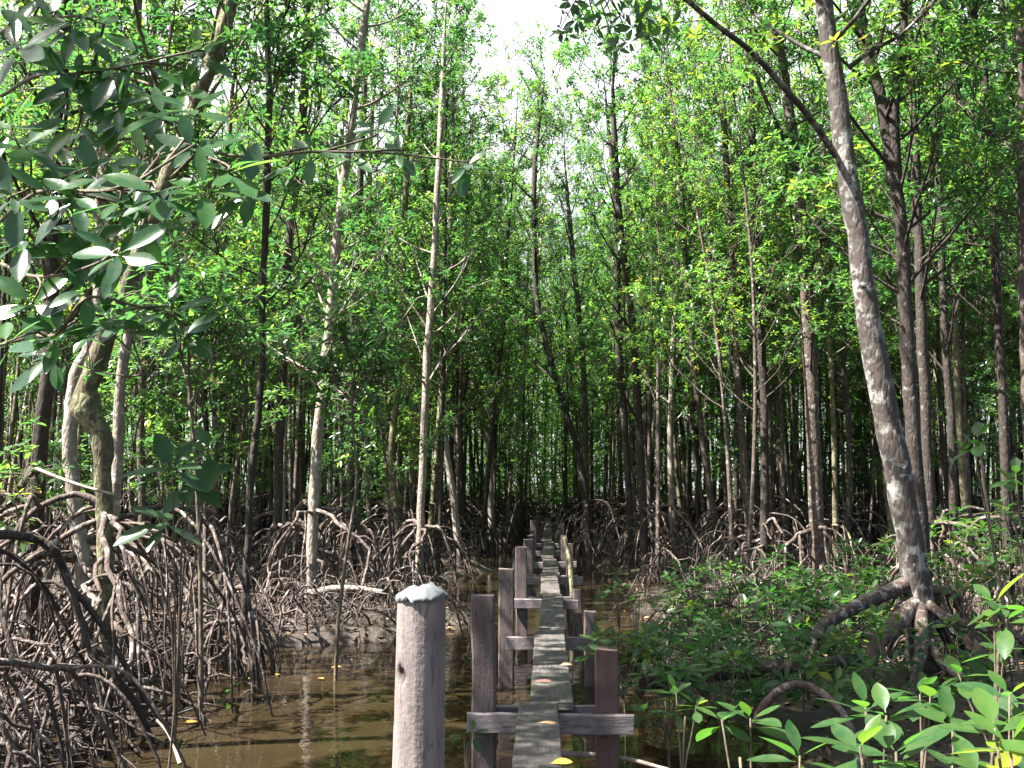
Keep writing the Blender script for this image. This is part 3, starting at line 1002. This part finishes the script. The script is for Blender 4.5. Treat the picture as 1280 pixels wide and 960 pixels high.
# ------------------------------------------------------------------ the far wood: one mass
fw = Acc()
fl = 0
TL, SA, SB, CC, AA = [], [], [], [], []
random.seed(9)
pts = []
for j in range(890):
    y = random.uniform(47, 92) if j < 380 else (random.uniform(50, 78) if j < 460 else random.uniform(28, 50))
    if j >= 820:
        y = random.uniform(74, 96)
    half = .56 * y + 3
    x = random.gauss(0, 3.5) if 380 <= j < 460 else random.uniform(-half, half)
    if abs(x) < (2.0 if y < 42 else (.7 if y < 51 else .0)):
        continue
    H = random.uniform(13, 20) if 380 <= j < 460 else (random.uniform(11, 17) if j < 820 else random.uniform(5, 9))
    tp = trunk_line(H, .06, 8) + np.array((x, y, 0))
    r0 = random.uniform(.04, .09)
    tube(fw, tp, r0 * (1 - .8 * np.linspace(0, 1, 8)), 5, mi=1, cap=False)
    for q in range(6):
        a = random.uniform(0, 6.28)
        h = random.uniform(.6, 1.8)
        u = np.linspace(0, 1, 5)
        P = np.stack([x + h * .9 * u * math.cos(a), y + h * .9 * u * math.sin(a), h * (1 - u ** 2.2)], -1)
        tube(fw, P, .035, 3, mi=2, cap=False)
    n = 170 if j < 380 else (260 if j < 460 else (45 if j < 820 else 120))
    zt = H * ((.38 if 460 <= j < 820 else .08) + (.62 if 460 <= j < 820 else .92) * rng.random(n) ** .9)
    aa = rng.uniform(0, 6.28, n)
    rd = 2.0 * np.sqrt(rng.random(n))
    CC.append(np.stack([x + rd * np.cos(aa), y + rd * np.sin(aa), zt], -1))
CC = np.concatenate(CC)
rosettes(fw, CC, np.array((0, 0, 1.)) + rng.normal(0, .4, (len(CC), 3)), 6, .24, .105, near=None)
tag(fw.build('far_forest', [M_LEAF, M_BARK, M_ROOT]), 'far mass of mangrove trunks and foliage closing the end of the creek', 'forest', kind='stuff')


# ------------------------------------------------------------------ saplings and sprays
def sapling(base, tips, label, L=.14, k=7, stem=.010, name='mangrove_sapling', group=None, near=True, cat='sapling', lo=40, hi=100, m=None, axis=(0, -.1, 1), W=.44, tone=None):
    """a stem from the mud that splits towards its rosettes (points)"""
    base = np.array(base, float)
    tips = [np.array(t_, float) for t_ in tips]
    cen = np.mean(tips, 0)
    fork = base + (cen - base) * .55 + np.array((0, 0, .08))
    t = empty(name, base, label, cat, group)
    w, l = Acc(), Acc()
    b0 = base - np.array((0, 0, .1))
    tube(w, spline([b0, base + (fork - base) * .5 + rng.normal(0, .02, 3), fork, cen * .75 + fork * .25], 12), np.linspace(stem, stem * .55, 12), 7)
    A = []
    for q in tips:
        mid = fork * .4 + q * .6 - np.array((0, 0, .04))
        tube(w, spline([fork * .8 + base * .2, fork * .7 + q * .3 - np.array((0, 0, .03)), mid, q], 9), np.linspace(stem * .65, stem * .35, 9), 6)
        A.append(unit(unit(q - mid) * .5 + np.array(axis) + rng.normal(0, .15, 3)))
    rosettes(l, np.array(tips), np.array(A), k, L, L * W, near=near, lo=lo, hi=hi, base=tone)
    w.build('stem', M_TWIG, t, loc=base)
    l.build('foliage', [m or M_LEAFG, M_TWIG], t, loc=base)
    return t


def gz(x, y):
    return float(max(ground_z(x, y), -.2))


def sap_px(px, py, Y, n, spread, label, L=.14, dx=0, hi=100, **kw):
    c = at(px, py, Y)
    tips = [c]
    for i in range(n - 1):
        tips.append(c + np.array((random.uniform(-1, 1) * spread, random.uniform(-1, 1) * spread, random.uniform(-1.0, .35) * spread)))
    bx, by = c[0] + dx + random.uniform(-.05, .05), c[1] + random.uniform(-.05, .1)
    return sapling((bx, by, gz(bx, by)), tips, label, L=L, hi=hi, **kw)


random.seed(14)
NG = 'leafy saplings close to the camera on the right'
sap_px(938, 898, 3.7, 2, .12, 'upright sapling with pale lit leaves left of the corner thicket', L=.145, group=NG)
sap_px(1000, 945, 2.9, 1, .12, 'low sapling with one long pale leaf pointing to the boardwalk', L=.15, group=NG)
sap_px(1082, 885, 3.2, 2, .14, 'sapling holding paired oval leaves above the pale arched root', L=.14, group=NG)
sap_px(1120, 940, 2.8, 3, .16, 'dense dark leaved sapling at the front of the corner thicket', L=.15, group=NG)
sap_px(1190, 905, 3.2, 3, .18, 'bushy sapling with yellowish lit leaf edges in the corner thicket', L=.15, group=NG)
sap_px(1262, 930, 2.6, 3, .16, 'broad leaved sapling filling the bottom corner', L=.16, group=NG)
sap_px(1262, 868, 3.4, 2, .14, 'sapling with long flat leaves behind the corner thicket', L=.17, group=NG)
sap_px(1242, 752, 4.4, 2, .16, 'tall sapling with big green leaves right of the spreading roots', L=.18, group=NG)
sap_px(1150, 868, 4.2, 2, .14, 'small glossy sapling just under the big leaning trunk', L=.14, group=NG)
sap_px(1245, 810, 4.9, 2, .16, 'sapling with drooping leaves among the right hand roots', L=.15, group=NG)
sap_px(1222, 548, 6.2, 2, .14, 'tall thin sapling with lit leaves standing level with the trunks', L=.16, dx=.25, group=NG)
sap_px(1262, 600, 5.6, 3, .18, 'tall sapling with hanging leaves at the right edge', L=.16, dx=.1, group=NG)
sap_px(590, 915, 6.2, 2, .07, 'tiny seedling in the water beside the front cross beam', L=.10, k=5)
sap_px(845, 865, 5.6, 2, .12, 'low sapling with flat leaves right of the reddish post', L=.14)
sap_px(772, 715, 12.0, 4, .28, 'small sunlit sapling with bright leaves beside the second beam', L=.17)
sap_px(800, 742, 11.0, 2, .2, 'low sapling over the dark water below the sunlit one', L=.14)
sap_px(292, 858, 9.6, 2, .10, 'tiny seedling sprouting at the edge of the brown water', L=.12, k=5)
MG = 'dark green shrubs on the right bank'
mid = [(800, 815, 8.6, .35), (832, 792, 9.4, .4), (850, 770, 10.6, .4), (880, 808, 8.8, .4), (905, 775, 10.0, .45), (930, 812, 8.6, .4), (958, 735, 11.2, .45), (945, 760, 10.2, .45), (985, 780, 9.2, .45),
       (1010, 810, 8.4, .4), (1045, 800, 8.6, .4), (1060, 835, 7.6, .3), (900, 835, 7.8, .3), (1000, 755, 10.6, .4), (975, 700, 12.8, .45), (870, 715, 13.2, .4), (915, 712, 12.6, .4), (1090, 725, 12.4, .4),
       (1060, 690, 13.6, .45), (1105, 685, 12.8, .45), (1200, 695, 11.5, .45), (1230, 660, 12.0, .5), (1185, 650, 13.0, .45), (1262, 690, 10.0, .45), (1255, 640, 11.5, .5), (1215, 735, 9.6, .4), (1050, 730, 12.0, .4),
       (830, 845, 7.4, .25), (770, 800, 8.4, .25), (1025, 720, 13.0, .4)]
for i in range(34):
    yy = random.uniform(7.2, 15.5)
    xx = random.uniform(1.25 if yy < 9.5 else 1.9, min(.47 * yy, 6.2))
    px = 684 + xx / yy * FPX
    zz = random.uniform(.25, .75)
    mid.append((px, 610 + (2 - zz) / yy * FPX, yy, .42))
for i, (px, py, Y, sp) in enumerate(mid):
    sap_px(px, py, Y, random.randint(8, 13), sp, 'dark green bushy shrub of glossy oval leaves on the right bank', L=.15, k=8, group=MG, name='mangrove_shrub', cat='shrub', hi=95, near=Y < 10)
UG = 'young trees between the trunks'
YP = []
for k in range(6):
    H = (2.2, 3.0, 3.8, 4.6, 5.4, 6.2)[k]
    tp = trunk_line(H, .09, 12)
    tr = np.linspace(.022 + .004 * H, .008, 12)
    w, l = Acc(), Acc()
    tube(w, tp, tr, 6, rnd=.3)
    crown(w, l, tp, tr, nl=9 + 2 * k, t0=.25, rad=.65 + .12 * k, nsub=4, ktw=3, L=.13, k=8)
    YP.append([w.build('trunk', M_BARK), l.build('crown', [M_LEAF, M_TWIG]), False])
for i in range(64):
    for _ in range(60):
        y = 12.5 + 36 * random.random()
        half = .54 * y
        x = random.uniform(-half, half)
        if abs(x) > (2.4 if y < 34 else 1.1) and not (x > 0 and y < 16.5) and not (x < 0 and y < 15) and min((a_ - x) ** 2 + (b_ - y) ** 2 for a_, b_ in HERO_XY) > .5:
            break
    pr = YP[random.randrange(6)]
    sd = 'left' if x < 0 else 'right'
    t = empty('young_mangrove', (x, y, gz(x, y)), f'young leafy mangrove growing between the trunks {sd} of the boardwalk', 'young tree', f'{UG} on the {sd}')
    t.rotation_euler = (R(random.gauss(0, 4)), R(random.gauss(0, 4)), random.uniform(0, 6.28))
    t.scale = (random.uniform(.85, 1.15),) * 3
    for src in pr[:2]:
        c = src.copy() if pr[2] else src
        if pr[2]:
            COL.objects.link(c)
        c.parent = t
    pr[2] = True

# sprays in front of the left bank
c = [at(216, 585, 4.1), at(262, 562, 4.3), at(205, 650, 4.3), at(236, 600, 4.3)]
sapling((-1.75, 4.75, -.15), c, 'slim sapling with a hanging spray of five big glossy leaves', L=.18, k=7, hi=100, lo=60, stem=.008, axis=(-.1, -.8, .45))


def slim_tree(path, Y, label, t0, rad, nl, L, W, k, name='young_mangrove', cat='young tree', r0=.022):
    P = spline([at(px, py, Y) for px, py in path], 22)
    P[0, 2] = -.1
    w, l = Acc(), Acc()
    r_ = np.linspace(r0, .008, 22)
    tube(w, P, r_, 7, rnd=.3)
    crown(w, l, P, r_, nl=nl, t0=t0, rad=rad, nsub=3, ktw=2, L=L, k=k, el=(5, 60), lw=W, near=True)
    b = np.array((P[0][0], Y, 0.0))
    t = empty(name, b, label, cat)
    w.build('trunk', M_TWIG, t, loc=b)
    l.build('crown', [M_LEAFN, M_TWIG], t, loc=b)
    return t


slim_tree([(252, 850), (250, 700), (243, 560), (236, 480), (238, 400)], 8.6, 'white glinting narrow leaved young tree in front of the bowed trunks', .62, .55, 11, .17, .26, 9)
slim_tree([(420, 800), (432, 700), (446, 600), (440, 520), (446, 440)], 10.6, 'bright lit young tree between the white trunk and the capped post', .68, .5, 11, .17, .3, 9)

# leafy branches of the tree at the left edge: part of that tree
edge = [o for o in bpy.data.objects if o.get('label', '').startswith('grey trunk at the left edge')][0]
w, l = Acc(), Acc()
mains = [
    [(2, 275, 5.5), (30, 250, 4.6), (60, 238, 4.1), (150, 236, 3.9), (236, 190, 4.0), (285, 213, 4.0)],
    [(2, 330, 5.5), (40, 345, 4.5), (90, 340, 4.0), (148, 318, 3.8)],
    [(4, 430, 5.6), (40, 420, 4.6), (72, 417, 4.1), (111, 372, 4.0), (180, 385, 4.1), (215, 390, 4.2)],
    [(2, 120, 5.5), (45, 95, 4.7), (96, 92, 4.4), (150, 84, 4.3), (250, 62, 4.4)],
    [(0, 40, 5.5), (40, 30, 4.7), (90, 20, 4.4), (130, 30, 4.3)],
    [(2, 180, 5.5), (60, 190, 4.9), (180, 172, 4.6), (300, 196, 4.5), (388, 190, 4.5), (490, 192, 4.6), (585, 203, 4.7)],
]
MP = []
for mpx in mains:
    P = spline([at(*q) for q in mpx], 30)
    MP.append(P)
    tube(w, P, np.linspace(.011, .004, 30), 7)
MPA = np.concatenate([P[5:] for P in MP])
tipsL = [(62, 240, 4.0), (150, 250, 3.9), (196, 240, 3.8), (148, 316, 3.7), (285, 213, 3.9), (240, 185, 4.0), (203, 144, 4.2), (10, 155, 4.2), (72, 417, 4.0), (111, 362, 4.0), (215, 388, 4.1),
         (8, 428, 3.9), (62, 17, 4.4), (45, 45, 4.3), (96, 96, 4.3), (79, 86, 4.4), (120, 34, 4.4), (144, 86, 4.3), (247, 62, 4.4), (388, 189, 4.5), (470, 160, 4.7), (497, 190, 4.6), (585, 205, 4.7),
         (30, 180, 4.1), (110, 210, 4.2), (180, 200, 4.2), (95, 290, 4.1), (40, 380, 4.2), (130, 395, 4.2), (30, 300, 4.0), (170, 280, 4.1), (310, 235, 4.1), (255, 235, 3.9), (20, 60, 4.2),
         (150, 130, 4.3), (440, 195, 4.6), (100, 150, 4.4), (15, 245, 4.0), (230, 110, 4.4)]
tipsL += [(a_ + random.uniform(-38, 38), b_ + random.uniform(-34, 34), c_ + random.uniform(-.15, .25)) for a_, b_, c_ in tipsL[::2] if a_ < 250]
C, A = [], []
for q in tipsL:
    p = at(*q)
    j = int(np.argmin(np.sum((MPA - p) ** 2, 1)))
    if np.sum((MPA[j] - p) ** 2) > 4e-4:
        tube(w, spline([MPA[max(0, j - 3)], (MPA[j] + p) / 2 + np.array((0, 0, .02)), p], 6), np.linspace(.007, .004, 6), 5)
    C.append(p)
    A.append(np.array((-.10, -.80, .50)) + rng.normal(0, .20, 3))
far_ = np.array([q[0] > 330 for q in tipsL])
for sel, Lq in ((~far_, .195), (far_, .135)):
    rosettes(l, np.array(C)[sel], np.array(A)[sel], 7, Lq, Lq * .39, near=True, lo=58, hi=98, jit=.03)
eb = np.array(edge.location)
w.build('branch', M_TWIG, edge, loc=eb)
l.build('foliage', [M_LEAFN, M_TWIG], edge, loc=eb)


# ------------------------------------------------------------------ roots and sticks on the left bank nobody could count
a = Acc()
random.seed(31)
for i in range(2600):
    u = random.random()
    if u < .2:
        if random.random() < .5:
            x, y = random.uniform(-4.6, -1.5), random.uniform(13.2, 18)
        else:
            x, y = random.uniform(1.3, 4.0), random.uniform(11.5, 18)
    elif u < .52:                                  # left bank
        y = random.uniform(6.0, 15)
        x = random.uniform(-.55 * y - 1, -3.3 if y < 13.3 else -2.2)
    elif u < .72:
        y = random.uniform(14, 30)
        x = random.uniform(-.5 * y, -2.1)
    else:
        y = random.uniform(11, 30)
        x = random.uniform(1.9, .5 * y)
    az = random.uniform(0, 6.28)
    ln = random.uniform(.4, 1.6)
    h = random.uniform(.0, 1.0) ** 1.6 * .95
    t = np.linspace(0, 1, 8)
    P = np.stack([x + ln * (t - .5) * math.cos(az), y + ln * (t - .5) * math.sin(az), h * (1 - (2 * t - 1) ** 2) * random.uniform(.5, 1) + .0 + random.uniform(-.1, .2) * t], -1)
    P += rng.normal(0, .03, P.shape)
    P[0, 2] = -.15
    P[-1, 2] = min(P[-1, 2], random.choice((-.15, .2)))
    tube(a, P, np.linspace(1, .6, 8) * (.004 + .020 * random.random() ** 2.2), 5, lump=.05)
tag(a.build('root_tangle', M_ROOT), 'tangle of loose roots and dead sticks over the mud', 'roots', kind='stuff')

# leaf litter
n = 17000
y = 3 + 32 * rng.random(n) ** 1.2
x = rng.uniform(-1, 1, n) * (.55 * y + 1.5)
z = ground_z(x, y)
ok = z > -.02
x, y, z = x[ok], y[ok], z[ok]
n = len(x)
az = rng.uniform(0, 6.28, n)
D = np.stack([np.cos(az), np.sin(az), rng.normal(0, .25, n)], -1)
N = np.stack([rng.normal(0, .35, n), rng.normal(0, .35, n), np.ones(n)], -1)
a = Acc()
leaves(a, np.stack([x, y, z + .02], -1), D, N, rng.uniform(.06, .13, n), rng.uniform(.03, .055, n), rng.random(n))
tag(a.build('leaf_litter', M_LITTER), 'brown fallen leaves scattered over the mud banks', 'leaf litter', kind='stuff')


# ------------------------------------------------------------------ single fallen leaves and sticks
def fallen(px, py, z, m, label, L=.11, W=.05, az=0.0, group=None, curl=.2):
    d = CM @ Vector(((px - 640) / FPX, (480 - py) / FPX, -1))
    t = (z - CAMZ) / d.z
    p = np.array((d.x * t, d.y * t, z))
    a = Acc()
    leaves(a, np.array([[0, 0, 0.]]), np.array([[math.cos(az), math.sin(az), .08]]), np.array([[.1, -curl, 1.]]), np.array([L]), np.array([W]), [.5], near=True)
    o = a.build('fallen_leaf', m)
    o.location = p + np.array((0, 0, .012))
    return tag(o, label, 'leaf', group)


fallen(688, 957, TOP, M_YEL, 'bright yellow fallen leaf at the near end of the plank', .12, .07, 0.2)
fallen(672, 906, TOP, M_TAN, 'tan fallen leaf lying across the plank', .14, .045, .1)
fallen(668, 853, TOP, M_RED, 'reddish fallen leaf on the plank before the front beam', .13, .04, -.2)
fallen(700, 833, TOP, M_TAN, 'curled tan leaf at the right edge of the plank', .10, .05, .4)
fallen(738, 825, .1, M_ORG, 'orange leaf caught beside the small grey post', .10, .06, .5)
random.seed(8)
for (px, py) in [(405, 850), (440, 842), (428, 835), (318, 850), (280, 838), (345, 845), (150, 870), (90, 930), (230, 905), (265, 845), (885, 905), (990, 925), (860, 915), (830, 760), (780, 765), (812, 772)]:
    fallen(px, py, .01, random.choice((M_ORG, M_YEL, M_TAN)), 'orange brown leaf floating on the dark water or mud', random.uniform(.09, .13), .055, random.uniform(0, 6.28), 'leaves floating on the creek')


def stick(path, r, m, label, name='dead_branch', cat='branch', ends=.6, lump=.06):
    q = [at(*c) for c in path]
    a = Acc()
    tube(a, spline(q, 14), np.linspace(r, r * ends, 14), 9, lump=lump)
    return tag(a.build(name, m, loc=q[0]), label, cat)


stick([(800, 850, 9.0), (900, 838, 8.9), (1000, 834, 8.8), (1075, 826, 8.8)], .10, M_DARK, 'dark fallen log lying under the right hand shrubs', 'fallen_log', 'log')
stick([(945, 905, 7.2), (958, 878, 7.1), (985, 857, 7.0), (1010, 858, 7.0), (1035, 872, 6.9), (1062, 905, 6.7), (1075, 960, 6.4)], .034, M_ROOT, 'pale arched root looping over the mud right of the boardwalk', 'arched_root', 'root')
stick([(700, 942, 7.0), (745, 944, 7.0), (790, 950, 6.9), (835, 962, 6.6)], .02, M_SIL, 'thin pale stick in the water under the front beam')
stick([(45, 586, 8.0), (95, 605, 7.8), (145, 619, 7.7)], .016, M_SIL, 'bare pale stick crossing in front of the gnarled trunk')
stick([(225, 955, 7.0), (212, 920, 7.2), (196, 900, 7.3)], .013, M_SIL, 'short bare stick rising from the brown water')
stick([(385, 742, 15.2), (430, 735, 15.0), (478, 740, 14.8)], .06, M_PALE, 'pale dead branch lying level right of the white trunk')

# ------------------------------------------------------------------ light
SUN_AZ, SUN_EL = R(180 + 17), R(57)       # from the left and a little behind
ds = Vector((math.cos(SUN_AZ) * math.cos(SUN_EL), math.sin(SUN_AZ) * math.cos(SUN_EL), math.sin(SUN_EL)))
sd_ = bpy.data.lights.new('sun', 'SUN')
sd_.energy = 5.0
sd_.angle = R(.5)
sd_.color = (1.0, .955, .88)
so = bpy.data.objects.new('sun', sd_)
so.rotation_euler = ds.to_track_quat('Z', 'Y').to_euler()
so.location = (-30, -20, 60)
COL.objects.link(so)
wd = bpy.data.worlds.new('World')
sc.world = wd
wd.use_nodes = True
nt = wd.node_tree
nt.nodes.clear()
sky = nt.nodes.new('ShaderNodeTexSky')
sky.sky_type = 'NISHITA'
sky.sun_disc = False
sky.sun_elevation = SUN_EL
sky.sun_rotation = math.atan2(ds.x, ds.y)
sky.air_density = 1.0
sky.dust_density = 3.0
sky.ozone_density = 1.0
tcw = nt.nodes.new('ShaderNodeTexCoord')
cl = nt.nodes.new('ShaderNodeTexNoise')
cl.inputs['Scale'].default_value = 2.2
cl.inputs['Detail'].default_value = 6
nt.links.new(tcw.outputs['Generated'], cl.inputs['Vector'])
cr_ = nt.nodes.new('ShaderNodeValToRGB')
cr_.color_ramp.elements[0].position = .26
cr_.color_ramp.elements[1].position = .44
nt.links.new(cl.outputs[0], cr_.inputs[0])
mxw = nt.nodes.new('ShaderNodeMix')
mxw.data_type = 'RGBA'
mxw.inputs[7].default_value = (5.6, 5.7, 6.0, 1)
dt = nt.nodes.new('ShaderNodeVectorMath')
dt.operation = 'DOT_PRODUCT'
dt.inputs[1].default_value = (.02, .90, .44)
nt.links.new(tcw.outputs['Generated'], dt.inputs[0])
bank = nt.nodes.new('ShaderNodeMapRange')
bank.interpolation_type = 'SMOOTHSTEP'
bank.inputs['From Min'].default_value = .74
bank.inputs['From Max'].default_value = .90
nt.links.new(dt.outputs['Value'], bank.inputs['Value'])
mlt = nt.nodes.new('ShaderNodeMath')
mlt.operation = 'MULTIPLY'
nt.links.new(cr_.outputs[0], mlt.inputs[0])
nt.links.new(bank.outputs[0], mlt.inputs[1])
nt.links.new(mlt.outputs[0], mxw.inputs[0])
nt.links.new(sky.outputs[0], mxw.inputs[6])
bg = nt.nodes.new('ShaderNodeBackground')
bg.inputs[1].default_value = .05
ow = nt.nodes.new('ShaderNodeOutputWorld')
nt.links.new(mxw.outputs[2], bg.inputs[0])
nt.links.new(bg.outputs[0], ow.inputs[0])

sc.view_settings.view_transform = 'Standard'
sc.view_settings.look = 'None'
sc.view_settings.gamma = 1
sc.view_settings.use_curve_mapping = False
sc.view_settings.exposure = 2.65
sc.render.engine = 'CYCLES'
cy = sc.cycles
cy.max_bounces = 5
cy.diffuse_bounces = 3
cy.glossy_bounces = 3
cy.transmission_bounces = 4
cy.transparent_max_bounces = 8
cy.sample_clamp_indirect = 6
cy.caustics_reflective = False
cy.caustics_refractive = False
cy.use_denoising = True
cy.denoiser = 'OPENIMAGEDENOISE'
